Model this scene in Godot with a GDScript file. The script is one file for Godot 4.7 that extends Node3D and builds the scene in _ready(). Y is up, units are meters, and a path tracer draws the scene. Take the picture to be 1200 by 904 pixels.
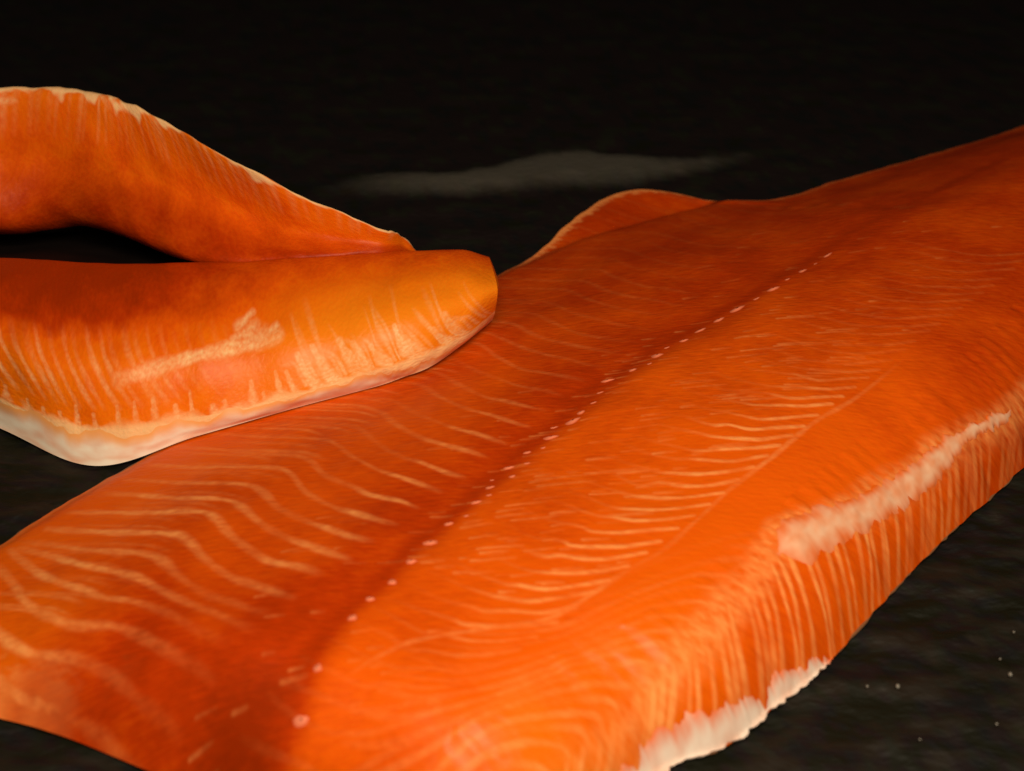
extends Node3D
# Two raw salmon fillets on dark slate, lit by one soft lamp low in front.
# Lengths inside the builders are centimetres; CM turns them into metres.
const CM := 0.01
# The big fillet is laid out along its own axes: a runs from the head end to the tail, p across, from the back edge to the belly edge.
const A_LOW := -18.0
const A_HIGH := 32.0
const P_LOW := -6.5
const P_HIGH := 13.5
const TURN := -0.6573
var left_a: Array = [-18.0, -12.6, -9.3, -4.0, 1.0, 5.4, 8.0, 10.4, 11.6, 12.3, 15.0, 19.3, 23.0, 28.0, 32.0]
var left_p: Array = [-4.6, -5.4, -5.35, -4.9, -4.3, -3.6, -3.75, -3.6, -2.2, 0.5, 1.7, 3.4, 4.9, 6.2, 6.8]
var right_a: Array = [-18.0, -13.0, -8.8, -7.5, -6.0, -4.2, -1.0, 1.75, 4.5, 9.0, 15.0, 22.0, 28.0, 32.0]
var right_p: Array = [9.0, 9.9, 10.6, 11.3, 11.5, 11.8, 11.9, 12.1, 12.4, 12.5, 12.2, 11.4, 10.4, 9.6]
var side_t: Array = [0.0, 0.03, 0.15, 0.3, 0.45, 0.55, 0.68, 0.8, 0.88, 0.94, 0.975, 1.0]
var side_h: Array = [0.1, 0.32, 0.75, 1.38, 1.9, 2.2, 2.4, 2.38, 2.1, 1.5, 0.85, 0.0]
var pin_a: Array = [-16.0, -13.3, -12.5, -11.07, -9.74, -8.2, -6.46, -3.42, 1.0, 3.65, 5.7, 8.14, 14.0, 22.0, 32.0]
var pin_p: Array = [5.6, 5.16, 4.85, 4.47, 4.37, 4.11, 4.02, 3.82, 3.92, 4.33, 4.7, 4.96, 6.0, 7.3, 8.4]
var fold_x: Array = [-170.0, 0.0, 110.0, 230.0, 350.0, 440.0, 472.0, 500.0, 545.0, 580.0]  # spacing of the stations of the folded fillet
var strip_a: Array = [-18.0, -9.9, -8.4, -6.8, -5.4, -3.7, -3.2, -1.0, 1.75, 3.2, 5.1, 9.0]
var strip_in: Array = [8.6, 9.65, 9.8, 10.0, 9.95, 9.9, 9.83, 10.5, 10.93, 11.13, 11.6, 12.0]
var strip_out: Array = [8.8, 9.9, 10.1, 10.4, 10.45, 10.6, 10.65, 11.1, 11.45, 11.6, 11.85, 12.1]
var body_a: Array = [-18.0, -12.6, -4.0, 5.0, 10.0, 15.0, 23.0, 32.0]
var body_p: Array = [-4.6, -5.4, -4.9, -3.6, -1.9, 0.8, 4.5, 6.7]
var body_tab := PackedFloat32Array()
var left_tab := PackedFloat32Array()
var right_tab := PackedFloat32Array()
var side_tab := PackedFloat32Array()
var lumps := FastNoiseLite.new()
var fine := FastNoiseLite.new()
var blotch := FastNoiseLite.new()
var rng := RandomNumberGenerator.new()
var to_srgb := PackedByteArray()

func curve(xs: Array, ys: Array, x: float) -> float:
	var n := xs.size()
	if x <= xs[0]:
		return ys[0]
	if x >= xs[n - 1]:
		return ys[n - 1]
	var i := 0
	while xs[i + 1] < x:
		i += 1
	var m0: float = (ys[1] - ys[0]) / (xs[1] - xs[0]) if i == 0 else (ys[i + 1] - ys[i - 1]) / (xs[i + 1] - xs[i - 1])
	var m1: float = (ys[n - 1] - ys[n - 2]) / (xs[n - 1] - xs[n - 2]) if i + 1 == n - 1 else (ys[i + 2] - ys[i]) / (xs[i + 2] - xs[i])
	var h: float = xs[i + 1] - xs[i]
	var t: float = (x - xs[i]) / h
	return (2.0 * t * t * t - 3.0 * t * t + 1.0) * ys[i] + (t * t * t - 2.0 * t * t + t) * h * m0 + (3.0 * t * t - 2.0 * t * t * t) * ys[i + 1] + (t * t * t - t * t) * h * m1


func look(tab: PackedFloat32Array, x: float) -> float:
	var f := clampf(x, 0.0, 1.0) * (tab.size() - 1)
	var i := mini(int(f), tab.size() - 2)
	return lerpf(tab[i], tab[i + 1], f - i)


func left(a: float) -> float:
	return look(left_tab, (a - A_LOW) / (A_HIGH - A_LOW))


func right(a: float) -> float:
	return look(right_tab, (a - A_LOW) / (A_HIGH - A_LOW))


func head_end(p: float) -> float:
	return -16.0 + 0.25 * (p + 1.07) + 0.12 * lumps.get_noise_2d(p * 9.0, 77.0)


func height(a: float, p: float) -> float:
	var l := look(body_tab, (a - A_LOW) / (A_HIGH - A_LOW))      # the thick of the body; a thin flap may reach past it
	var r := right(a)
	var t := clampf((p - l) / maxf(r - l, 0.1), 0.0, 1.0)
	var h := look(side_tab, t)
	var q := (p + 0.45 - curve(pin_a, pin_p, a)) / 0.7
	h -= 0.09 * exp(-q * q) * smoothstep(6.0, -2.0, a)                                    # the furrow along the pin bones
	h += (0.16 * lumps.get_noise_2d(a * 3.0, p * 4.0) + 0.03 * lumps.get_noise_2d(a * 14.0, p * 18.0)) * smoothstep(0.0, 0.2, t) * smoothstep(1.0, 0.9, t)
	h += 0.22 * smoothstep(left(a) + 1.8, left(a), p) * smoothstep(5.5, 8.5, a) * smoothstep(12.6, 11.0, a)   # the loose flap lifts a little
	var x := clampf((a - head_end(p)) / 2.6, 0.0, 1.0)
	return maxf(h * (0.12 * smoothstep(0.0, 0.3, x) + 0.88 * x * (2.0 - x)), 0.0)


func height_at(x: float, z: float) -> float:                  # of the big fillet above a point of the slate
	var p := x * cos(TURN) - z * sin(TURN)
	var a := -(x * sin(TURN) + z * cos(TURN))
	if p < left(a) - 0.1 or p > right(a) or a < head_end(p):
		return 0.0
	return height(a, p)


func local(a: float, p: float, h: float) -> Vector3:
	return Vector3(p, h, -a) * CM


func ready_tables() -> void:
	for i in 1001:
		var a := lerpf(A_LOW, A_HIGH, i / 1000.0)
		body_tab.append(curve(body_a, body_p, a))
		left_tab.append(curve(left_a, left_p, a))
		right_tab.append(curve(right_a, right_p, a))
		side_tab.append(curve(side_t, side_h, i / 1000.0))
	for i in 4096:
		to_srgb.append(int(round(255.0 * Color(i / 4095.0, 0, 0).linear_to_srgb().r)))
	lumps.seed = 5
	lumps.noise_type = FastNoiseLite.TYPE_SIMPLEX_SMOOTH
	lumps.frequency = 0.03
	lumps.fractal_octaves = 2
	fine.seed = 11
	fine.noise_type = FastNoiseLite.TYPE_SIMPLEX_SMOOTH
	fine.frequency = 0.05
	fine.fractal_octaves = 3
	blotch.seed = 23
	blotch.noise_type = FastNoiseLite.TYPE_SIMPLEX_SMOOTH
	blotch.frequency = 0.01
	blotch.fractal_octaves = 3
	rng.seed = 41


# ---------------------------------------------------------------- meshes
func sheet(grid: PackedVector3Array, uv: PackedVector2Array, nu: int, nv: int, from_v := 0, to_v := -1, flip := false, tint := PackedColorArray()) -> ArrayMesh:
	# a grid of nu x nv points (v runs fastest) as one smooth surface; normals come from the whole grid, so that pieces of it join smoothly
	if to_v < 0:
		to_v = nv - 1
	var pos := PackedVector3Array()
	var nor := PackedVector3Array()
	var tex := PackedVector2Array()
	var col := PackedColorArray()
	var idx := PackedInt32Array()
	var w := to_v - from_v + 1
	for i in nu:
		for j in range(from_v, to_v + 1):
			var k := i * nv + j
			var du := grid[mini(i + 1, nu - 1) * nv + j] - grid[maxi(i - 1, 0) * nv + j]
			var dv := grid[i * nv + mini(j + 1, nv - 1)] - grid[i * nv + maxi(j - 1, 0)]
			var n := dv.cross(du)
			n = n.normalized() if n.length() > 1e-14 else Vector3.UP
			pos.append(grid[k])
			nor.append(-n if flip else n)
			tex.append(uv[k])
			if tint.size():
				col.append(tint[k])
	for i in nu - 1:
		for j in w - 1:
			var k := i * w + j
			if flip:
				idx.append_array([k, k + 1, k + w, k + 1, k + w + 1, k + w])
			else:
				idx.append_array([k, k + w, k + 1, k + 1, k + w, k + w + 1])
	var arrays := []
	arrays.resize(Mesh.ARRAY_MAX)
	arrays[Mesh.ARRAY_VERTEX] = pos
	arrays[Mesh.ARRAY_NORMAL] = nor
	arrays[Mesh.ARRAY_TEX_UV] = tex
	if tint.size():
		arrays[Mesh.ARRAY_COLOR] = col
	arrays[Mesh.ARRAY_INDEX] = idx
	var m := ArrayMesh.new()
	m.add_surface_from_arrays(Mesh.PRIMITIVE_TRIANGLES, arrays)
	return m


func part(called: String, mesh: Mesh, material: Material, parent: Node3D) -> MeshInstance3D:
	var o := MeshInstance3D.new()
	o.name = called
	o.mesh = mesh
	o.material_override = material
	o.cast_shadow = GeometryInstance3D.SHADOW_CASTING_SETTING_ON
	parent.add_child(o, true)
	return o


# ---------------------------------------------------------------- textures
func stamp(field: PackedFloat32Array, w: int, h: int, points: Array, weights: Array, radius: float, soft := 0.5) -> void:
	# draws a soft line into the field; points in texels, radius in texels, weights one per point
	for s in points.size() - 1:
		var p0: Vector2 = points[s]
		var p1: Vector2 = points[s + 1]
		var steps := maxi(1, int(ceil(p0.distance_to(p1) / maxf(radius * 0.4, 0.7))))
		for k in steps:
			var f := float(k) / steps
			var c := p0.lerp(p1, f)
			var wt := lerpf(weights[s], weights[s + 1], f)
			if wt < 0.02:
				continue
			wt *= 0.78 + 0.45 * fine.get_noise_2d(c.x * 0.4, c.y * 0.4)
			var rad := radius * (1.0 + 0.45 * fine.get_noise_2d(c.x * 0.3 + 400.0, c.y * 0.3))
			var reach := int(ceil(rad * 1.5))
			for y in range(maxi(0, int(c.y) - reach), mini(h, int(c.y) + reach + 1)):
				for x in range(maxi(0, int(c.x) - reach), mini(w, int(c.x) + reach + 1)):
					var d := Vector2(x + 0.5, y + 0.5).distance_to(c) / rad
					var v := wt * (1.0 - smoothstep(1.0 - soft, 1.5, d))
					var at := y * w + x
					if v > field[at]:
						field[at] = v


func smooth_line(points: Array, times := 5) -> Array:
	var o := []
	var n := points.size()
	for i in n - 1:
		var p0: Vector2 = points[maxi(i - 1, 0)]
		var p1: Vector2 = points[i]
		var p2: Vector2 = points[i + 1]
		var p3: Vector2 = points[mini(i + 2, n - 1)]
		for k in times:
			o.append(p1.cubic_interpolate(p2, p0, p3, float(k) / times))
	o.append(points[n - 1])
	return o


func smooth_weights(w: Array, times := 5) -> Array:
	var o := []
	for i in w.size() - 1:
		for k in times:
			o.append(lerpf(w[i], w[i + 1], float(k) / times))
	o.append(w[w.size() - 1])
	return o


func put_rgb(bytes: PackedByteArray, at: int, r: float, g: float, b: float) -> void:
	bytes[at] = to_srgb[clampi(int(r * 4095.0), 0, 4095)]
	bytes[at + 1] = to_srgb[clampi(int(g * 4095.0), 0, 4095)]
	bytes[at + 2] = to_srgb[clampi(int(b * 4095.0), 0, 4095)]


func picture(bytes: PackedByteArray, w: int, h: int, format := Image.FORMAT_RGB8) -> ImageTexture:
	return ImageTexture.create_from_image(Image.create_from_data(w, h, false, format, bytes))


func flesh_material(called: String, color: Texture2D, relief: Texture2D, depth: float) -> StandardMaterial3D:
	var m := StandardMaterial3D.new()
	m.resource_name = called
	m.albedo_texture = color
	m.roughness = FLESH_ROUGH
	m.metallic_specular = FLESH_SPEC
	m.heightmap_enabled = true
	m.heightmap_texture = relief
	m.heightmap_scale = depth
	m.clearcoat_enabled = true
	m.clearcoat = 0.12
	m.clearcoat_roughness = 0.32
	m.subsurf_scatter_enabled = true
	m.subsurf_scatter_strength = 0.07
	return m


func plain_material(called: String, color: Color, rough: float, spec := 0.35) -> StandardMaterial3D:
	var m := StandardMaterial3D.new()
	m.resource_name = called
	m.albedo_color = color.linear_to_srgb()
	m.roughness = rough
	m.metallic_specular = spec
	return m


func tinted_material(called: String, rough: float, spec := 0.35) -> StandardMaterial3D:
	var m := StandardMaterial3D.new()
	m.resource_name = called
	m.vertex_color_use_as_albedo = true
	m.roughness = rough
	m.metallic_specular = spec
	return m


const FLESH_ROUGH := 0.38
const FLESH_SPEC := 0.19
const DEEP := Vector3(0.48, 0.036, 0.0010)      # linear base colours of the flesh
const ORANGE := Vector3(0.78, 0.100, 0.002)
const PALE := Vector3(0.80, 0.122, 0.002)
const FAT := Vector3(0.97, 0.34, 0.09)


func big_lines(w: int, h: int) -> PackedFloat32Array:
	# the seams of fat between the muscle blocks of the big fillet, laid in zigzags across it as in every salmon
	var field := PackedFloat32Array()
	field.resize(w * h)
	var per := w / (A_HIGH - A_LOW)
	var at := func(a: float, p: float) -> Vector2: return Vector2((a - A_LOW) * per, (p - P_LOW) * per)
	var back_p := [-4.7, -3.6, -2.5, -1.3, -0.7, 0.2, 1.2, 1.8, 2.55, 3.1]
	var back_a := [-0.45, -0.12, 0.2, 0.62, 0.58, 0.22, 0.0, 0.0, 0.06, 0.12]
	var curl_a := [1.15, 0.85, 0.52, 0.46, 0.55, 0.85, 0.9, 0.9, 0.9, 0.9]
	for k in 48:
		var a0 := -16.2 + 0.8 * k + rng.randf_range(-0.09, 0.09)
		var near := smoothstep(-6.0, -11.0, a0)
		var dash := smoothstep(0.0, -6.0, a0) * smoothstep(-12.6, -10.6, a0)
		var base := (0.06 + 0.13 * smoothstep(8.0, -2.0, a0)) * rng.randf_range(0.6, 1.2)
		var q1 := rng.randf_range(0.5, 1.15) * near
		var q2 := rng.randf_range(0.05, 0.6) * near
		var q3 := rng.randf_range(0.7, 1.1) * dash
		var ws := [0.35 * q1, 0.7 * q1 + base, 0.95 * q1 + base, 0.9 * q1 + base, 0.7 * q1 + base, 0.4 * q2 + base, 0.12 * q2 + base, 0.75 * q3 + base, 0.6 * q3 + base * 0.5, 0.0]
		var pts := []
		var bend := rng.randf_range(0.75, 1.2)
		var drop := rng.randf_range(-0.12, 0.12)
		var curl := smoothstep(-11.4, -14.6, a0)
		for i in back_p.size():
			pts.append(at.call(a0 + lerpf(back_a[i] * bend, curl_a[i], curl) + rng.randf_range(-0.05, 0.05), back_p[i] + drop))
		stamp(field, w, h, smooth_line(pts), smooth_weights(ws), 3.3 + 1.6 * near, 0.8)
	# finer bands between them by the back edge
	for k in 64:
		var a0 := -14.6 + 0.31 * k + rng.randf_range(-0.1, 0.1)
		var s := rng.randf_range(0.12, 0.42) * smoothstep(5.0, -4.0, a0)
		var from := rng.randf_range(-4.4, -3.0)
		stamp(field, w, h, smooth_line([at.call(a0 - 0.2, from), at.call(a0 + 0.15, from + 1.1), at.call(a0 + 0.42, from + 2.1), at.call(a0 + 0.4, from + 2.8)]), smooth_weights([0.2 * s, s, s, 0.0]), rng.randf_range(2.2, 3.6), 0.8)
	# belly side of the middle line: close, nearly parallel lines that end on the long seam
	var mid_p := [5.0, 6.0, 6.7, 7.0, 7.5, 7.95, 8.4]
	var mid_a := [-1.5, -1.45, -1.35, -1.22, -0.95, -0.55, 0.0]
	for k in 44:
		var a0 := -12.5 + 0.55 * k + rng.randf_range(-0.07, 0.07)
		var s := smoothstep(-11.0, -6.0, a0) * smoothstep(4.2, 0.5, a0)
		var from := rng.randf_range(0.1, 1.0)
		var ws := [0.0, 0.08, 0.1 + 0.3 * s * from, 0.12 + 1.4 * s * from, 0.12 + 1.3 * s * (0.6 + 0.4 * from), 0.14 + 0.85 * s * rng.randf_range(0.5, 1.0), 0.6 * s + 0.1]
		var pts := []
		s *= rng.randf_range(0.75, 1.2)
		var shift := curve([-13.0, -8.0, -3.0, 2.0, 10.0], [-1.1, -0.5, 0.0, 0.35, 1.2], a0)
		for i in mid_p.size():
			pts.append(at.call(a0 + mid_a[i] * rng.randf_range(0.93, 1.07) + rng.randf_range(-0.03, 0.03), mid_p[i] + shift))
		stamp(field, w, h, smooth_line(pts), smooth_weights(ws), 2.3, 0.6)
	# the long seam itself, broken
	var long_a := [-12.2, -10.92, -9.83, -8.77, -7.69, -6.46, -5.6, -4.4, -3.12, -1.39, 0.31, 1.88, 4.31, 7.0, 11.0]
	var long_p := [5.5, 5.9, 6.72, 7.6, 7.92, 8.14, 8.36, 8.4, 8.42, 8.62, 8.7, 8.97, 9.2, 9.8, 10.4]
	var long_w := [0.05, 0.4, 0.5, 0.4, 0.5, 0.15, 0.12, 0.3, 0.25, 0.6, 0.3, 0.35, 0.0, 0.0, 0.0]
	var pts2 := []
	for i in long_a.size():
		pts2.append(at.call(long_a[i], long_p[i]))
	stamp(field, w, h, smooth_line(pts2), smooth_weights(long_w), 2.6, 0.8)
	# the belly near the head end: long arcs that sweep forward and turn back down the cut side
	for k in 34:
		var a0 := -16.6 + 0.5 * k + rng.randf_range(-0.06, 0.06)
		var s := smoothstep(-3.0, -7.0, a0 + 3.0)
		var o := rng.randf_range(0.2, 1.2) * (0.5 + 0.75 * smoothstep(-11.0, -14.0, a0))
		var lead := [-1.6, -1.15, -0.2, 0.9, 1.9, 2.9, 3.45, 3.5]
		var over := [6.2, 7.1, 7.9, 8.35, 8.75, 9.25, 9.7, 9.95]
		var ws := [0.15 * s * o, 0.4 * s * o, 0.5 * s * o, 0.4 * s * o, 0.34 * s * o, 0.4 * s * o, 0.5 * s, 0.45 * s]
		var pts := []
		for i in lead.size():
			pts.append(at.call(a0 + lead[i] + rng.randf_range(-0.06, 0.06), over[i] - 0.35 * smoothstep(-10.0, -15.0, a0)))
		stamp(field, w, h, smooth_line(pts), smooth_weights(ws), 2.7, 0.7)
	# streaks down the cut belly side
	for k in 78:
		var a0 := -14.0 + 0.325 * k + rng.randf_range(-0.15, 0.15)
		var inner := curve(strip_a, strip_in, a0) + 0.1
		var s := smoothstep(9.0, 3.0, a0) * (0.62 + 0.38 * smoothstep(3.0, -3.0, a0))
		var r := right(a0 - 0.8)
		s *= rng.randf_range(0.65, 1.2)
		var ws := [0.5 * s, 0.9 * s, 0.9 * s, 0.8 * s, 0.5 * s]
		var pts := []
		var jig := rng.randf_range(-0.08, 0.08)
		for i in 5:
			var f := i / 4.0
			pts.append(at.call(a0 + 0.25 - 1.15 * f * (0.7 + 0.3 * f) + jig * sin(f * 4.0), lerpf(inner, r, f)))
		stamp(field, w, h, smooth_line(pts), smooth_weights(ws), rng.randf_range(1.9, 2.9), 0.6)
	# a second tier of short strokes between the pin line and those
	for k in 110:
		var a := rng.randf_range(-9.0, 4.5)
		var p := rng.randf_range(4.9, 7.6) + 0.08 * a
		var len := rng.randf_range(0.25, 1.0)
		var s := rng.randf_range(0.15, 0.6)
		stamp(field, w, h, [at.call(a, p), at.call(a + len * 0.66, p + len * 0.75)], [s, s * 0.3], rng.randf_range(1.6, 2.4), 0.8)
	# fine ticks across the pin line
	for k in 46:
		var a := rng.randf_range(-9.5, 3.0)
		var p := curve(pin_a, pin_p, a) + rng.randf_range(-0.7, 0.25)
		var len := rng.randf_range(0.2, 0.55)
		stamp(field, w, h, [at.call(a, p), at.call(a + len * 0.61, p + len * 0.79)], [rng.randf_range(0.15, 0.5), 0.1], 1.8, 0.8)
	# short stray flecks of fat
	for k in 150:
		var a := rng.randf_range(-15.0, 12.0)
		var p := curve(pin_a, pin_p, a) + rng.randf_range(-3.0, 4.0)
		var len := rng.randf_range(0.12, 0.5)
		stamp(field, w, h, [at.call(a, p), at.call(a + len * 0.7, p + len * 0.75)], [rng.randf_range(0.1, 0.4), 0.08], rng.randf_range(1.6, 2.6), 0.8)
	return field


func big_texture() -> Array:
	var w := 2000
	var h := 800
	var field := big_lines(w, h)
	var bytes := PackedByteArray()
	bytes.resize(w * h * 3)
	var relief := PackedByteArray()
	relief.resize(w * h)
	var pin_tab := PackedFloat32Array()
	var in_tab := PackedFloat32Array()
	for x in w:
		var a := lerpf(A_LOW, A_HIGH, (x + 0.5) / w)
		pin_tab.append(curve(pin_a, pin_p, a))
		in_tab.append(curve(strip_a, strip_in, a))
	for x in w:
		var a := lerpf(A_LOW, A_HIGH, (x + 0.5) / w)
		var l := left(a)
		var pin := pin_tab[x]
		var inn := in_tab[x]
		var belly := smoothstep(5.0, -4.0, a)
		for y in h:
			var p := lerpf(P_LOW, P_HIGH, (y + 0.5) / h)
			var n := blotch.get_noise_2d(x * 0.9, y * 0.9)
			var f := clampf(fine.get_noise_2d(x * 2.2 - y * 0.8, y * 1.1 + x * 0.5), -0.7, 0.7)
			# the flesh: deep red along the middle, orange to the belly, paler by both edges
			var k := 0.05 + 0.52 * smoothstep(pin - 0.5, pin + 0.5, p) + 0.30 * smoothstep(pin + 1.5, pin + 5.0, p) * (0.4 + 0.6 * belly)
			k += 0.34 * smoothstep(pin - 0.9, pin - 2.8, p) * (0.5 + 0.5 * belly) + 0.34 * smoothstep(l + 4.2, l + 0.8, p) * belly
			k = lerpf(k, 0.02, 0.85 * smoothstep(-2.0, 10.0, a))  # tail: deeper red flesh, with light falloff also put into the colour
			k -= 0.45 * smoothstep(-10.0, -14.5, a) * smoothstep(pin + 0.3, pin - 1.2, p) * smoothstep(l + 3.4, l + 6.0, p)  # near the head end, shade of the slope put into the colour
			k -= 0.22 * smoothstep(inn + 0.1, inn + 0.5, p)
			var groove_shade := (p - pin + 0.22) / 0.26  # dark line left of the pins: a groove's shade painted in
			k -= 0.3 * exp(-groove_shade * groove_shade) * (0.6 + 1.2 * n)
			var g := fine.get_noise_2d((x * 0.79 - y * 0.61) * 5.0, (x * 0.61 + y * 0.79) * 0.7 + 700.0)
			k += 0.26 * n + 0.10 * f + 0.17 * g
			k = clampf(k, -0.4, 1.3)
			var c := (DEEP * (1.0 + 0.9 * minf(k, 0.0))).lerp(ORANGE, clampf(k * 1.5, 0.0, 1.0)).lerp(PALE, clampf((k - 0.62) * 1.3, 0.0, 1.0))
			c = c.lerp(Vector3(0.82, 0.165, 0.003), clampf(0.75 * smoothstep(inn - 2.2, inn - 0.3, p) * smoothstep(-5.0, -9.5, a) + 0.5 * smoothstep(-11.0, -15.0, a) * smoothstep(0.5, -2.5, p), 0.0, 1.0) * (0.7 + 0.8 * n))
			var m := field[y * w + x]
			# a pale film beside the fatty strip, and the pale rim of the back edge
			var film := 0.6 * smoothstep(inn - 0.35, inn + 0.1, p + 0.25 * n) * smoothstep(inn + 0.75, inn + 0.2, p) * smoothstep(-12.0, -8.0, a) * (0.7 + 0.9 * f)
			film = maxf(film, (0.22 + 0.5 * smoothstep(4.0, 7.0, a) * smoothstep(13.0, 11.0, a)) * smoothstep(l + 0.35, l + 0.05, p + 0.2 * f))
			var corner := (a + 16.0 - 0.25 * (p + 1.07)) + 0.9 * n + 0.5 * f
			film = maxf(film, (0.34 + 0.4 * n) * smoothstep(1.3, 0.3, corner) * smoothstep(1.2, -1.0, p + n))
			m = maxf(m * (0.85 + 0.5 * f), film)
			c = c.lerp(FAT, clampf(m, 0.0, 0.9))
			put_rgb(bytes, (y * w + x) * 3, c.x, c.y, c.z)
			relief[y * w + x] = clampi(int(118.0 + 20.0 * field[y * w + x] + 26.0 * f + 22.0 * g + 10.0 * n), 0, 255)
	return [picture(bytes, w, h), picture(relief, w, h, Image.FORMAT_L8)]


# ---------------------------------------------------------------- the big fillet
func patch(rows: Array, along: int, across: int, lift: float, ragged: float, tone_a: Color, tone_b: Color, salt: float, soft: float, low: float) -> ArrayMesh:
	# a thin raised film on the flesh: rows of [a, p inside, p outside]
	var aa := rows.map(func(r): return r[0])
	var pi := rows.map(func(r): return r[1])
	var po := rows.map(func(r): return r[2])
	var grid := PackedVector3Array()
	var uv := PackedVector2Array()
	var tint := PackedColorArray()
	for i in along:
		var a := lerpf(aa[0], aa[-1], i / (along - 1.0))
		var ends := minf(1.0, 14.0 * minf(i, along - 1 - i) / (along - 1.0))
		var p0 := curve(aa, pi, a) + ragged * (fine.get_noise_2d(a * 38.0, salt) + 0.5 * fine.get_noise_2d(a * 120.0, salt))
		var p1 := curve(aa, po, a) + ragged * (fine.get_noise_2d(a * 42.0, salt + 50.0) + 0.6 * fine.get_noise_2d(a * 130.0, salt + 80.0))
		var mid := (p0 + p1) / 2.0
		for j in across:
			var v := j / (across - 1.0)
			var p := minf(lerpf(lerpf(mid, p0, ends), lerpf(mid, p1, ends), v), right(a) + 0.01 + ragged * (0.5 + 1.2 * fine.get_noise_2d(a * 30.0, salt + 9.0)))
			var up := lift * (pow(maxf(sin(PI * v), 0.0), 0.5) * ends * (0.8 + 0.3 * fine.get_noise_2d(a * 25.0, p * 25.0 + salt)) - 0.45)
			grid.append(local(a, p, maxf(height(a, p), 0.02) + 0.055 + up) + Vector3(up * 0.5 * CM, 0, 0))
			uv.append(Vector2(a, p) * 0.1)
			var k := clampf(0.5 + 0.9 * fine.get_noise_2d(a * 30.0 + salt, p * 55.0), 0.0, 1.0)
			var fade := maxf(smoothstep(0.4, 0.0, v), low * smoothstep(0.6, 1.0, v)) * soft
			fade = maxf(fade, 1.0 - ends)
			tint.append(tone_a.lerp(tone_b, k).lerp(Color(0.80, 0.125, 0.005), clampf(fade + 0.5 * (0.5 - k) * fade, 0.0, 1.0)))
	return sheet(grid, uv, along, across, 0, -1, false, tint)


func big_fillet() -> void:
	var o := Node3D.new()
	o.name = "salmon_fillet"
	add_child(o)
	o.rotation.y = TURN
	o.set_meta("label", "large flat raw salmon fillet lying flesh up on slate, showing a pin bone row")
	o.set_meta("category", "fish fillet")
	var tex := big_texture()
	var flesh := flesh_material("salmon_flesh", tex[0], tex[1], 0.06)
	var nu := 460
	var nv := 230
	var grid := PackedVector3Array()
	var uv := PackedVector2Array()
	for i in nu:
		var s := i / (nu - 1.0)
		for j in nv:
			var t := j / (nv - 1.0)
			t = lerpf(t, 1.0 - (1.0 - t) * (1.0 - t), 0.35)
			var a := lerpf(head_end(lerpf(-5.0, 9.5, t)), 31.0, s)
			var p := lerpf(left(a), right(a), t)
			var h := height(a, p) + 0.04 * minf(1.0, s * 60.0)
			if t > 0.86:
				h += 0.05 * fine.get_noise_2d(a * 60.0, t * 60.0) * smoothstep(1.0, 0.95, t)
			p += 0.05 * lumps.get_noise_2d(a * 40.0, t * 2.0) * smoothstep(0.9, 1.0, t) + 0.05 * lumps.get_noise_2d(a * 30.0, 9.0) * smoothstep(0.1, 0.0, t)
			grid.append(local(a, p, h))
			uv.append(Vector2((a - A_LOW) / (A_HIGH - A_LOW), (p - P_LOW) / (P_HIGH - P_LOW)))
	part("flesh", sheet(grid, uv, nu, nv), flesh, o)
	# the skin beneath, its rim standing a little proud of the flesh
	var sp := [-0.05, -0.06, -0.03, 0.02, 0.25, 0.8]
	var sh := [0.0, 0.06, 0.11, 0.11, 0.06, 0.03]
	var ep := [-0.8, -0.5, -0.2, -0.05, 0.0, 0.0]
	var eh := [0.02, 0.03, 0.03, 0.04, 0.03, 0.0]
	var skin := PackedVector3Array()
	var skin_uv := PackedVector2Array()
	for i in 240:
		var s := i / 239.0
		for j in 12:
			var t := 0.0 if j < 6 else 1.0
			var a := lerpf(head_end(lerpf(-5.0, 9.5, t)) + 0.35, 31.05, s)
			var wob := 0.09 * fine.get_noise_2d(a * 30.0, t * 90.0)
			var p: float = left(a) + sp[j] + wob if j < 6 else right(a) + ep[j - 6] + wob
			var hh: float = sh[j] if j < 6 else eh[j - 6]
			skin.append(local(a, p, hh * (1.0 + 3.0 * wob) + 0.01))
			skin_uv.append(Vector2(a, p) * 0.1)
	var skin_mat := plain_material("salmon_skin", Color(0.20, 0.085, 0.035), 0.4, 0.4)
	part("skin", sheet(skin, skin_uv, 240, 12), skin_mat, o)
	# pale films of fat on the belly side
	var film := tinted_material("belly_fat", 0.5, 0.4)
	part("belly_membrane", patch([[-4.0, 9.9, 10.3], [-3.6, 9.72, 10.72], [-3.1, 9.75, 10.8], [-2.0, 10.05, 10.98], [-1.0, 10.4, 11.15], [0.4, 10.68, 11.36], [1.75, 10.9, 11.48], [3.2, 11.13, 11.5], [4.6, 11.5, 11.75], [5.6, 11.75, 11.85]], 240, 16, 0.07, 0.10, Color(0.84, 0.32, 0.15), Color(0.88, 0.50, 0.31), 3.0, 0.9, 0.85), film, o)
	part("fat_trim", patch([[-10.2, 10.1, 10.3], [-9.6, 10.15, 10.8], [-8.7, 10.26, 11.0], [-8.0, 10.58, 11.42], [-7.4, 10.9, 11.6], [-6.4, 11.14, 11.75], [-5.4, 11.38, 11.85], [-4.6, 11.6, 11.9], [-3.9, 11.75, 11.95]], 240, 18, 0.09, 0.13, Color(0.78, 0.50, 0.38), Color(0.86, 0.70, 0.58), 31.0, 0.8, 0.0), film, o)
	# the cut ends of the pin bones, a row of small wet nubs that swell out of the flesh
	var bone := tinted_material("pin_bone", 0.16, 0.6)
	for b in PINS:
		var n := part("pin_bone", nub(b), bone, o)
		n.position = local(b[0], curve(pin_a, pin_p, b[0]) + b[1], 0.0)


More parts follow.
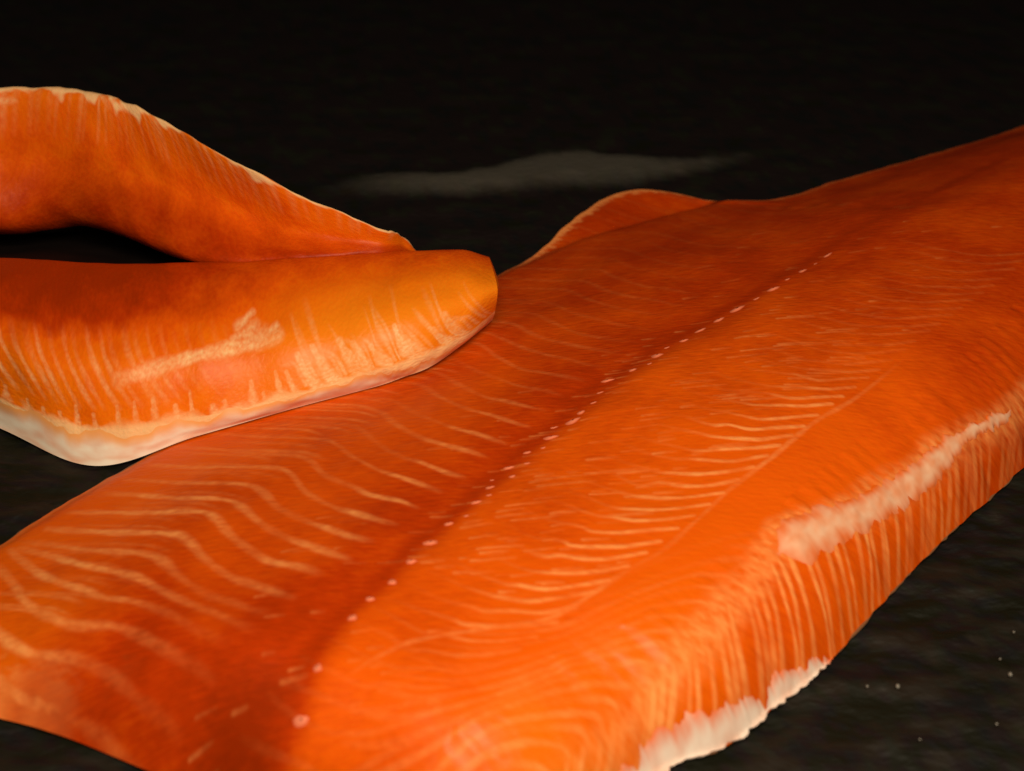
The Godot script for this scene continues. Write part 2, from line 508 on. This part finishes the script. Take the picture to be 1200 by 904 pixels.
func nub(b: Array) -> ArrayMesh:
	var a0: float = b[0]
	var p0: float = curve(pin_a, pin_p, a0) + b[1]
	var turn: float = deg_to_rad(b[4])
	var grid := PackedVector3Array()
	var uv := PackedVector2Array()
	var tint := PackedColorArray()
	for i in 17:
		for j in 7:
			var ang := TAU * i / 16.0
			var r := 1.0 - j / 6.0
			var wide := 0.8 * r * (1.0 + 0.3 * fine.get_noise_2d(a0 * 50.0 + 12.0 * cos(ang), 12.0 * sin(ang)))
			var q := Vector2(cos(ang) * b[2], sin(ang) * b[3] * (1.0 - 0.35 * cos(ang))) * wide
			q = q.rotated(turn)
			var p := p0 + q.x
			var a := a0 + q.y
			var swell := 0.022 + 0.06 * (0.5 + 0.5 * cos(PI * minf(r * 1.05, 1.0))) * minf(1.0, b[3] * 5.5)
			grid.append(local(a, p, height(a, p) + swell) - local(a0, p0, 0.0))
			uv.append(q * 0.1)
			tint.append(Color(0.90, 0.25, 0.13).lerp(Color(0.60, 0.065, 0.003), smoothstep(0.2, 0.9, r)))
	return sheet(grid, uv, 17, 7, 0, -1, false, tint)


# a, offset across, length, width, turn of each nub
const PINS := [
	[-7.0, 0.08, 0.16, 0.1, 45.0], [-6.1, 0.06, 0.2, 0.1, 40.0], [-5.5, -0.28, 0.18, 0.09, 48.0], [-4.6, 0.12, 0.2, 0.1, 40.0], [-3.9, 0.1, 0.16, 0.1, 45.0], [-3.0, -0.22, 0.26, 0.1, 50.0], [-1.7, 0.02, 0.22, 0.11, 60.0], [-1.2, -0.15, 0.26, 0.1, 50.0], [0.5, 0.12, 0.2, 0.1, 55.0], [1.5, -0.08, 0.24, 0.1, 65.0], [4.8, 0.05, 0.3, 0.11, 75.0], [6.2, 0.0, 0.24, 0.1, 75.0], [7.5, 0.04, 0.2, 0.09, 78.0],  # smaller nubs added to make glints along the row more continuous
	[-13.33, 0.0, 0.34, 0.18, 35.0], [-12.48, 0.0, 0.2, 0.18, 0.0], [-11.07, 0.0, 0.22, 0.2, 0.0], [-10.4, -0.05, 0.24, 0.16, 30.0], [-9.74, 0.0, 0.22, 0.19, 10.0], [-8.98, 0.0, 0.26, 0.18, 40.0],
	[-8.2, 0.0, 0.34, 0.2, 45.0], [-7.4, -0.1, 0.26, 0.15, 45.0], [-6.46, -0.05, 0.3, 0.15, 45.0], [-5.8, -0.12, 0.26, 0.13, 45.0], [-5.2, 0.1, 0.2, 0.13, 50.0], [-4.9, -0.2, 0.3, 0.14, 45.0], [-4.2, -0.15, 0.24, 0.13, 45.0],
	[-3.42, 0.0, 0.4, 0.17, 45.0], [-2.6, 0.05, 0.42, 0.2, 68.0], [-2.2, 0.0, 0.22, 0.16, 70.0], [-0.6, -0.35, 0.4, 0.15, 45.0], [0.1, -0.1, 0.26, 0.15, 60.0], [1.0, 0.0, 0.34, 0.22, 50.0],
	[2.0, 0.05, 0.3, 0.15, 60.0], [2.7, 0.0, 0.42, 0.15, 75.0], [3.4, 0.0, 0.4, 0.16, 75.0], [4.1, 0.02, 0.5, 0.2, 75.0], [5.5, 0.05, 0.45, 0.18, 70.0], [6.9, 0.02, 0.34, 0.15, 75.0], [8.14, 0.0, 0.4, 0.13, 80.0]]


# ---------------------------------------------------------------- the folded fillet
# ten lines along it (front foot, top of the fat, middle, crest, behind the crest, bottom of the fold, low and middle of the rear flap, its rim, rear foot), each through ten stations from left to right
const FOLD := [
	[Vector3(-18.15, 0.00, -0.90), Vector3(-13.51, 0.00, 1.87), Vector3(-10.57, 0.00, 3.54), Vector3(-8.02, 0.45, 2.89), Vector3(-5.49, 0.76, 2.05), Vector3(-3.54, 1.02, 1.51), Vector3(-2.85, 1.14, 1.26), Vector3(-2.12, 1.27, 0.94), Vector3(-1.26, 1.29, -0.15), Vector3(-0.54, 1.11, -1.57)],
	[Vector3(-18.02, 0.90, -1.16), Vector3(-13.26, 0.90, 1.75), Vector3(-10.58, 0.80, 2.95), Vector3(-7.98, 1.05, 2.78), Vector3(-5.44, 1.35, 2.16), Vector3(-3.50, 1.65, 1.67), Vector3(-2.81, 1.75, 1.43), Vector3(-2.10, 1.85, 1.10), Vector3(-1.17, 1.80, 0.13), Vector3(-0.46, 1.75, -1.00)],
	[Vector3(-17.77, 2.30, -1.42), Vector3(-13.11, 2.30, 1.30), Vector3(-10.55, 2.30, 2.01), Vector3(-8.01, 2.40, 1.65), Vector3(-5.47, 2.50, 1.13), Vector3(-3.51, 2.70, 0.79), Vector3(-2.81, 2.80, 0.71), Vector3(-2.10, 2.80, 0.37), Vector3(-1.16, 2.80, -0.13), Vector3(-0.39, 2.60, -0.80)],
	[Vector3(-17.74, 3.00, -1.82), Vector3(-13.75, 3.00, -1.55), Vector3(-11.16, 3.00, -1.24), Vector3(-8.43, 3.00, -1.28), Vector3(-5.71, 3.00, -1.41), Vector3(-3.68, 3.00, -1.73), Vector3(-2.95, 3.00, -1.87), Vector3(-2.20, 3.00, -2.00), Vector3(-1.28, 2.90, -2.22), Vector3(-0.61, 2.60, -2.37)],
	[Vector3(-17.74, 2.20, -2.92), Vector3(-13.75, 2.20, -2.65), Vector3(-11.16, 2.20, -2.24), Vector3(-8.43, 2.30, -2.08), Vector3(-5.71, 2.70, -1.91), Vector3(-3.68, 2.90, -1.98), Vector3(-2.95, 2.90, -2.12), Vector3(-2.20, 2.70, -2.30), Vector3(-1.28, 2.60, -2.52), Vector3(-0.61, 2.35, -2.62)],
	[Vector3(-17.74, 0.15, -8.12), Vector3(-13.75, 0.15, -8.15), Vector3(-11.16, 0.30, -7.44), Vector3(-8.43, 1.90, -2.88), Vector3(-5.71, 2.10, -2.41), Vector3(-3.68, 2.60, -2.23), Vector3(-2.95, 2.60, -2.37), Vector3(-2.20, 2.20, -2.60), Vector3(-1.28, 2.10, -2.82), Vector3(-0.61, 1.90, -2.87)],
	[Vector3(-19.06, 2.00, -4.91), Vector3(-14.91, 2.00, -5.11), Vector3(-12.78, 1.90, -5.75), Vector3(-8.75, 2.70, -2.38), Vector3(-5.90, 2.85, -1.90), Vector3(-3.72, 2.90, -2.18), Vector3(-2.95, 2.60, -2.67), Vector3(-2.20, 1.90, -2.90), Vector3(-1.28, 1.80, -3.12), Vector3(-0.61, 1.60, -3.07)],
	[Vector3(-18.39, 3.80, -4.23), Vector3(-14.75, 3.90, -5.88), Vector3(-11.97, 3.90, -5.50), Vector3(-9.10, 3.70, -4.32), Vector3(-6.08, 3.30, -2.79), Vector3(-3.72, 3.10, -2.39), Vector3(-2.95, 2.60, -2.97), Vector3(-2.20, 1.60, -3.20), Vector3(-1.28, 1.50, -3.42), Vector3(-0.61, 1.30, -3.27)],
	[Vector3(-18.16, 5.40, -4.71), Vector3(-14.79, 5.60, -6.75), Vector3(-11.93, 5.60, -6.52), Vector3(-10.05, 5.40, -5.47), Vector3(-6.98, 4.60, -3.45), Vector3(-3.95, 3.50, -2.57), Vector3(-2.95, 2.70, -3.17), Vector3(-2.20, 1.40, -3.50), Vector3(-1.28, 1.30, -3.62), Vector3(-0.61, 1.10, -3.47)],
	[Vector3(-18.16, 0.00, -7.31), Vector3(-14.79, 0.00, -9.35), Vector3(-11.93, 0.00, -9.12), Vector3(-10.05, 0.00, -7.87), Vector3(-6.98, 0.20, -5.45), Vector3(-3.95, 0.60, -3.87), Vector3(-2.95, 0.80, -3.77), Vector3(-2.20, 0.90, -3.90), Vector3(-1.28, 1.00, -3.92), Vector3(-0.61, 1.10, -3.67)],
]


func spline(a: Vector3, b: Vector3, c: Vector3, d: Vector3, t: float) -> Vector3:
	return b + 0.5 * t * ((c - a) + t * ((2.0 * a - 5.0 * b + 4.0 * c - d) + t * (3.0 * (b - c) + d - a)))


func fold_point(u: float, v: float) -> Vector3:
	var i := clampi(int(u), 0, 8)
	var j := clampi(int(v), 0, 8)
	var q := []
	for m in range(j - 1, j + 3):
		var row: Array = FOLD[clampi(m, 0, 9)]
		q.append(spline(row[maxi(i - 1, 0)], row[i], row[i + 1], row[mini(i + 2, 9)], u - i))
	return spline(q[0], q[1], q[2], q[3], v - j)


func fold_texture() -> Array:
	var w := 1080
	var h := 960
	var field := PackedFloat32Array()
	field.resize(w * h)
	var at := func(x: float, v: float) -> Vector2: return Vector2((x + 170.0) / 750.0 * w, v / 9.0 * h)
	# wedges of pale fat running up from the edge, widest and longest towards the right end
	for k in 34:
		var x := -160.0 + 21.5 * k + rng.randf_range(-6.0, 6.0)
		var big := smoothstep(300.0, 400.0, x)
		var tall := 0.2 + 0.42 * big + rng.randf_range(-0.08, 0.22)
		var s := (0.75 + 0.3 * big) * rng.randf_range(0.75, 1.0)
		var lean := 5.0 + 26.0 * big
		var wide := rng.randf_range(6.0, 9.0) + 4.0 * big
		for q in 4:
			var f := q / 4.0
			stamp(field, w, h, [at.call(x - lean * f, 0.8 + (tall + 0.2) * f), at.call(x - lean * (f + 0.25), 0.8 + (tall + 0.2) * (f + 0.25))], [s * (1.0 - 0.35 * f), s * (0.9 - 0.35 * f)], wide * (1.0 - 0.75 * f), 0.5)
	# thin streaks that fan out over the right end
	for k in 26:
		var x := 360.0 + 8.5 * k + rng.randf_range(-3.0, 3.0)
		var s := rng.randf_range(0.35, 0.9)
		var top := rng.randf_range(1.5, 2.5)
		stamp(field, w, h, smooth_line([at.call(x, 1.1), at.call(x - 12.0, 1.5), at.call(x - 32.0, top)]), smooth_weights([s, 0.8 * s, 0.0]), rng.randf_range(2.5, 4.5), 0.8)
	# the muscle lines of the near flap
	for k in 30:
		var x := -150.0 + 15.0 * k + rng.randf_range(-3.0, 3.0)
		var s := (0.5 * smoothstep(260.0, 60.0, x) + 0.1) * rng.randf_range(0.5, 1.0)
		stamp(field, w, h, smooth_line([at.call(x + 34.0, 1.3), at.call(x + 18.0, 1.6), at.call(x, 2.0), at.call(x - 6.0, 2.3)]), smooth_weights([0.2 * s, s, s * rng.randf_range(0.3, 1.0), 0.0]), rng.randf_range(3.5, 5.0), 0.8)
	# the pale strip and the pink tear in the middle
	stamp(field, w, h, smooth_line([at.call(140.0, 1.70), at.call(200.0, 1.82), at.call(262.0, 1.9), at.call(325.0, 1.98)]), smooth_weights([0.4, 0.8, 0.75, 0.65]), 11.0, 0.6)
	for b in [[292.0, 2.12, 13.0], [282.0, 2.22, 8.0], [304.0, 2.02, 12.0], [276.0, 2.05, 8.0], [318.0, 2.1, 6.0], [290.0, 2.3, 5.0]]:
		stamp(field, w, h, [at.call(b[0] - 5.0, b[1] - 0.04), at.call(b[0] + 5.0, b[1] + 0.03)], [0.72, 0.6], b[2], 0.95)
	# the streaks below the rim of the rear flap
	for k in 44:
		var x := -60.0 + 12.0 * k + rng.randf_range(-4.0, 4.0)
		var s := rng.randf_range(0.15, 0.6)
		stamp(field, w, h, smooth_line([at.call(x + 4.0, 8.0), at.call(x, 7.72), at.call(x - 9.0, 7.2)]), smooth_weights([s, 0.6 * s, 0.0]), rng.randf_range(3.0, 6.0), 0.9)
	stamp(field, w, h, [at.call(-8.0, 7.62), at.call(22.0, 7.6)], [0.85, 0.3], 6.0, 0.9)  # a highlight on the rear flap, painted as a pale spot
	stamp(field, w, h, [at.call(112.0, 7.95), at.call(140.0, 7.66)], [0.8, 0.2], 7.0, 0.9)
	var bytes := PackedByteArray()
	bytes.resize(w * h * 3)
	var relief := PackedByteArray()
	relief.resize(w * h)
	for y in h:
		var v := 9.0 * (y + 0.5) / h
		var zone := curve([0.0, 1.0, 1.8, 2.3, 2.75, 3.0, 5.0, 6.0, 6.6, 7.0, 8.0, 9.0], [1.25, 1.2, 1.0, 0.68, 0.4, 0.3, -0.25, -0.02, 0.3, 0.62, 0.92, 0.7], v)  # low rear flap and fold bottom: shade put into the colour
		for x in w:
			var u := 750.0 * (x + 0.5) / w - 170.0
			var n := clampf(blotch.get_noise_2d(x * 1.4 + 900.3, y * 1.4 + 0.37), -0.8, 0.8)
			var f := clampf(fine.get_noise_2d(x * 2.0 + 0.31, y * 2.0 + 300.17), -0.7, 0.7)
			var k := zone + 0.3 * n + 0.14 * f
			if v < 4.0:
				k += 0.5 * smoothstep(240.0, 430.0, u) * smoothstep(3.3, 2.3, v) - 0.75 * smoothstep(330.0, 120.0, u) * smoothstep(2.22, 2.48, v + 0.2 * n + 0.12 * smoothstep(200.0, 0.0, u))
			k = clampf(k, -0.3, 1.35)
			var c := (DEEP * (1.0 + 0.9 * minf(k, 0.0))).lerp(ORANGE, clampf(k * 1.5, 0.0, 1.0)).lerp(Vector3(0.90, 0.185, 0.003), clampf((k - 0.6) * 1.5, 0.0, 1.0))
			if v < 4.0:
				c = c.lerp(Vector3(0.92, 0.25, 0.008), 0.75 * smoothstep(280.0, 420.0, u) * smoothstep(2.7, 1.9, v + 0.3 * n))
			var m := field[y * w + x] * (0.85 + 0.6 * f)
			m = maxf(m, 0.8 * smoothstep(1.1 + 0.25 * n, 0.9, v))
			m = maxf(m, 0.85 * smoothstep(7.66 + 0.3 * n, 7.8 + 0.3 * n, v))
			m = clampf(m, 0.0, 0.95)
			c = c.lerp(Vector3(0.97, 0.60, 0.28), m)
			put_rgb(bytes, (y * w + x) * 3, c.x, c.y, c.z)
			relief[y * w + x] = clampi(int(118.0 + 30.0 * field[y * w + x] + 28.0 * f + 14.0 * n), 0, 255)
	return [picture(bytes, w, h), picture(relief, w, h, Image.FORMAT_L8)]


func folded_fillet() -> void:
	var base := Vector3(-9.0, 0.0, -2.0)
	var o := Node3D.new()
	o.name = "salmon_fillet_001"
	add_child(o)
	o.position = base * CM
	o.set_meta("label", "small raw salmon fillet folded double around a dark hollow, resting on the large fillet")
	o.set_meta("category", "fish fillet")
	var tex := fold_texture()
	var flesh := flesh_material("folded_flesh", tex[0], tex[1], 0.06)
	var nu := 260
	var each := 26
	var nv := 9 * each + 1
	var grid := PackedVector3Array()
	var uv := PackedVector2Array()
	var tint := PackedColorArray()
	for i in nu:
		var u := 9.0 * i / (nu - 1.0)
		var edge := 0.86 + 0.26 * fine.get_noise_2d(u * 45.0, 7.0) + 0.05 * fine.get_noise_2d(u * 120.0, 17.0) - 0.25 * smoothstep(4.5, 6.5, u)
		for j in nv:
			var v := float(j) / each
			if v <= 1.0:
				v *= edge                                        # the fat band has a ragged upper border
			elif v < 2.0:
				v = lerpf(edge, 2.0, v - 1.0)
			var q := fold_point(u, v)
			q += Vector3(0, 0.07, 0.05) * lumps.get_noise_2d(q.x * 16.0, q.z * 16.0 + q.y * 20.0) * smoothstep(0.0, 1.0, v) * smoothstep(9.0, 8.0, v)
			if v < 1.4:
				q += Vector3(0.0, 0.0, 0.09) * fine.get_noise_2d(u * 16.0, v * 9.0) * sin(PI * v / 1.4)
			if v > 7.0 and v < 8.6:
				q.y += 0.10 * fine.get_noise_2d(u * 38.0, 60.0) * (1.0 - absf(v - 8.0))
			grid.append((q - base) * CM)
			uv.append(Vector2((lerpf(fold_x[mini(int(u), 8)], fold_x[mini(int(u), 8) + 1], u - mini(int(u), 8)) + 170.0) / 750.0, v / 9.0))
			var k := clampf(0.55 + 0.9 * fine.get_noise_2d(u * 60.0, v * 40.0), 0.0, 1.0)
			var fat_tone := Color(0.84, 0.48, 0.32).lerp(Color(0.90, 0.76, 0.60), k).lerp(Color(0.88, 0.45, 0.16), smoothstep(4.0, 6.5, u) * 0.6)
			tint.append(fat_tone.lerp(Color(0.91, 0.38, 0.11), smoothstep(edge - 0.35, edge, v)))
	part("belly_fat", sheet(grid, uv, nu, nv, 0, each, false, tint), tinted_material("folded_fat", 0.45, 0.4), o)
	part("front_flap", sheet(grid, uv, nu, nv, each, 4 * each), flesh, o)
	part("hollow", sheet(grid, uv, nu, nv, 4 * each, 6 * each - 6), plain_material("hollow_shade", Color(0.010, 0.006, 0.005), 0.6, 0.2), o)  # near-black colour puts the shade inside the fold into the surface
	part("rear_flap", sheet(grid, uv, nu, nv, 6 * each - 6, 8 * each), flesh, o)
	var skin_mat := plain_material("folded_skin", Color(0.40, 0.26, 0.19), 0.35, 0.5)
	part("skin", sheet(grid, uv, nu, nv, 8 * each, 9 * each), skin_mat, o)
	# the underside, which follows what it lies on
	var under := PackedVector3Array()
	var under_uv := PackedVector2Array()
	for i in nu:
		var back := grid[i * nv + nv - 1]
		var front := grid[i * nv]
		for j in 9:
			var q := back.lerp(front, j / 8.0)
			if j > 0 and j < 8:
				q.y = maxf(0.0003, height_at(q.x / CM + base.x, q.z / CM + base.z) * CM + 0.0006)
			under.append(q)
			under_uv.append(Vector2(i, j) * 0.01)
	part("underside", sheet(under, under_uv, nu, 9), skin_mat, o)
	# the blunt end on the right, closed by flesh
	var cap := PackedVector3Array()
	var cap_uv := PackedVector2Array()
	var heart := Vector3.ZERO
	for j in nv:
		heart += grid[(nu - 1) * nv + j] / nv
	heart.x += 0.0006
	for k in 6:
		for j in nv:
			var f := k / 5.0
			var q := grid[(nu - 1) * nv + j].lerp(heart, f)
			q.x += 0.0012 * sin(f * PI / 2.0)
			cap.append(q)
			cap_uv.append(Vector2(0.999, lerpf(uv[(nu - 1) * nv + j].y, 0.25, f)))
	part("end_face", sheet(cap, cap_uv, 6, nv), flesh, o)


# ---------------------------------------------------------------- the slate
func spaced(i: int, n: int, low: float, high: float, middle: float) -> float:
	var f := 2.0 * i / (n - 1.0) - 1.0                          # fine in the middle, coarse far out
	var g := 0.3 * f + 0.7 * f * f * f
	return middle + g * ((high - middle) if f > 0.0 else (middle - low))


func slate() -> void:
	var ridge := FastNoiseLite.new()
	ridge.seed = 3
	ridge.noise_type = FastNoiseLite.TYPE_SIMPLEX
	ridge.fractal_type = FastNoiseLite.FRACTAL_RIDGED
	ridge.fractal_octaves = 4
	ridge.frequency = 0.05
	var nu := 420
	var nv := 420
	var grid := PackedVector3Array()
	var uv := PackedVector2Array()
	var tint := PackedColorArray()
	for i in nu:
		var x := spaced(i, nu, -110.0, 110.0, 3.0)
		for j in nv:
			var z := spaced(j, nv, 45.0, -170.0, 0.0)
			var r := ridge.get_noise_2d(x * 2.2, z * 5.0)
			var y := 0.10 * r + 0.05 * ridge.get_noise_2d(x * 9.0, z * 16.0) - 0.12
			# a patch of reflected light behind the fillets, painted pale over an added rise
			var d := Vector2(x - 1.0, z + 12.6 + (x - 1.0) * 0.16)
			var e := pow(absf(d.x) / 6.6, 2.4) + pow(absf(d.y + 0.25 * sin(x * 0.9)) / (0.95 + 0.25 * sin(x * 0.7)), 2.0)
			var sheen := smoothstep(1.5, 0.1, e + 0.25 * fine.get_noise_2d(x * 14.0, z * 30.0))
			y += sheen * 0.34
			grid.append(Vector3(x, minf(y, 0.16 if sheen > 0.0 else 0.0), z) * CM)
			uv.append(Vector2(x, z) * 0.1)
			var k := clampf(0.5 + (0.7 * fine.get_noise_2d(x * 12.0, z * 26.0) + 0.25 * r) * (0.35 + 0.65 * smoothstep(-8.0, 4.0, z)), 0.0, 1.0)
			tint.append(Color(0.005, 0.0043, 0.003).lerp(Color(0.019, 0.0145, 0.0095), k * k).lerp(Color(0.10, 0.088, 0.070), sheen * 0.6))
	var m := tinted_material("slate", 0.62, 0.35)
	var n := FastNoiseLite.new()
	n.seed = 8
	n.frequency = 0.02
	n.fractal_octaves = 5
	var t := NoiseTexture2D.new()
	t.width = 512
	t.height = 512
	t.seamless = true
	t.noise = n
	m.heightmap_enabled = true
	m.heightmap_texture = t
	m.heightmap_scale = 0.02
	m.uv1_scale = Vector3(2.0, 3.6, 1.0)
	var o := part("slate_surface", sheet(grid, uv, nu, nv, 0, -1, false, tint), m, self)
	o.set_meta("kind", "structure")
	o.set_meta("label", "rough black slate surface under both fillets with a pale patch of painted light")
	# a few tiny pale specks set on the stone
	var st := SurfaceTool.new()
	var speck_mesh := SphereMesh.new()
	speck_mesh.radius = 0.0006
	speck_mesh.height = 0.0009
	speck_mesh.radial_segments = 6
	speck_mesh.rings = 3
	for c in SPECKS:
		st.append_from(speck_mesh, 0, Transform3D(Basis.from_euler(Vector3(c[0], c[1], 0.4)).scaled(Vector3.ONE * c[2]), Vector3(c[0], 0.0, c[1]) * CM + Vector3(0, 0.0003, 0)))
	var cr := part("specks", st.commit(), plain_material("speck", Color(0.22, 0.2, 0.165), 0.4, 0.5), self)
	cr.set_meta("kind", "stuff")
	cr.set_meta("label", "few tiny pale specks scattered on slate beside the large fillet")
	cr.set_meta("category", "specks")


const SPECKS := [[8.19, 11.18, 1.0], [7.54, 11.18, 0.6], [10.67, 10.83, 0.9], [10.57, 10.37, 0.5], [11.09, 9.54, 0.5], [8.34, 12.66, 0.5], [10.02, 12.24, 0.5]]


func _ready() -> void:
	var cam := Camera3D.new()
	cam.name = "camera"
	cam.near = 0.02
	cam.far = 20.0
	add_child(cam)
	cam.position = Vector3(0.0, 0.2409, 0.34404)
	cam.rotation_degrees = Vector3(-35.0, 0.0, 0.0)
	var lens := CameraAttributesPhysical.new()
	lens.frustum_focal_length = 48.13
	lens.frustum_focus_distance = 0.40
	lens.frustum_near = 0.02
	lens.frustum_far = 20.0
	lens.exposure_aperture = 13.0
	cam.attributes = lens
	cam.fov = 28.0
	cam.current = true
	var around := WorldEnvironment.new()
	around.name = "environment"
	var e := Environment.new()
	e.background_mode = Environment.BG_COLOR
	e.background_color = Color(0.012, 0.0105, 0.009).linear_to_srgb()
	e.tonemap_mode = Environment.TONE_MAPPER_LINEAR
	e.tonemap_exposure = 1.0
	e.sdfgi_enabled = true
	e.ssao_enabled = true
	e.ssil_enabled = true
	around.environment = e
	add_child(around)
	var key := AreaLight3D.new()
	key.name = "studio_light"
	key.area_size = Vector2(0.2, 0.2)
	key.light_color = Color(1.0, 0.93, 0.82)
	key.light_energy = 0.22
	key.area_range = 4.0
	key.shadow_enabled = true
	add_child(key)
	key.look_at_from_position(Vector3(0.04, 0.35, 0.31), Vector3(-0.03, 0.0, 0.02), Vector3.UP)
	ready_tables()
	slate()
	big_fillet()
	folded_fillet()
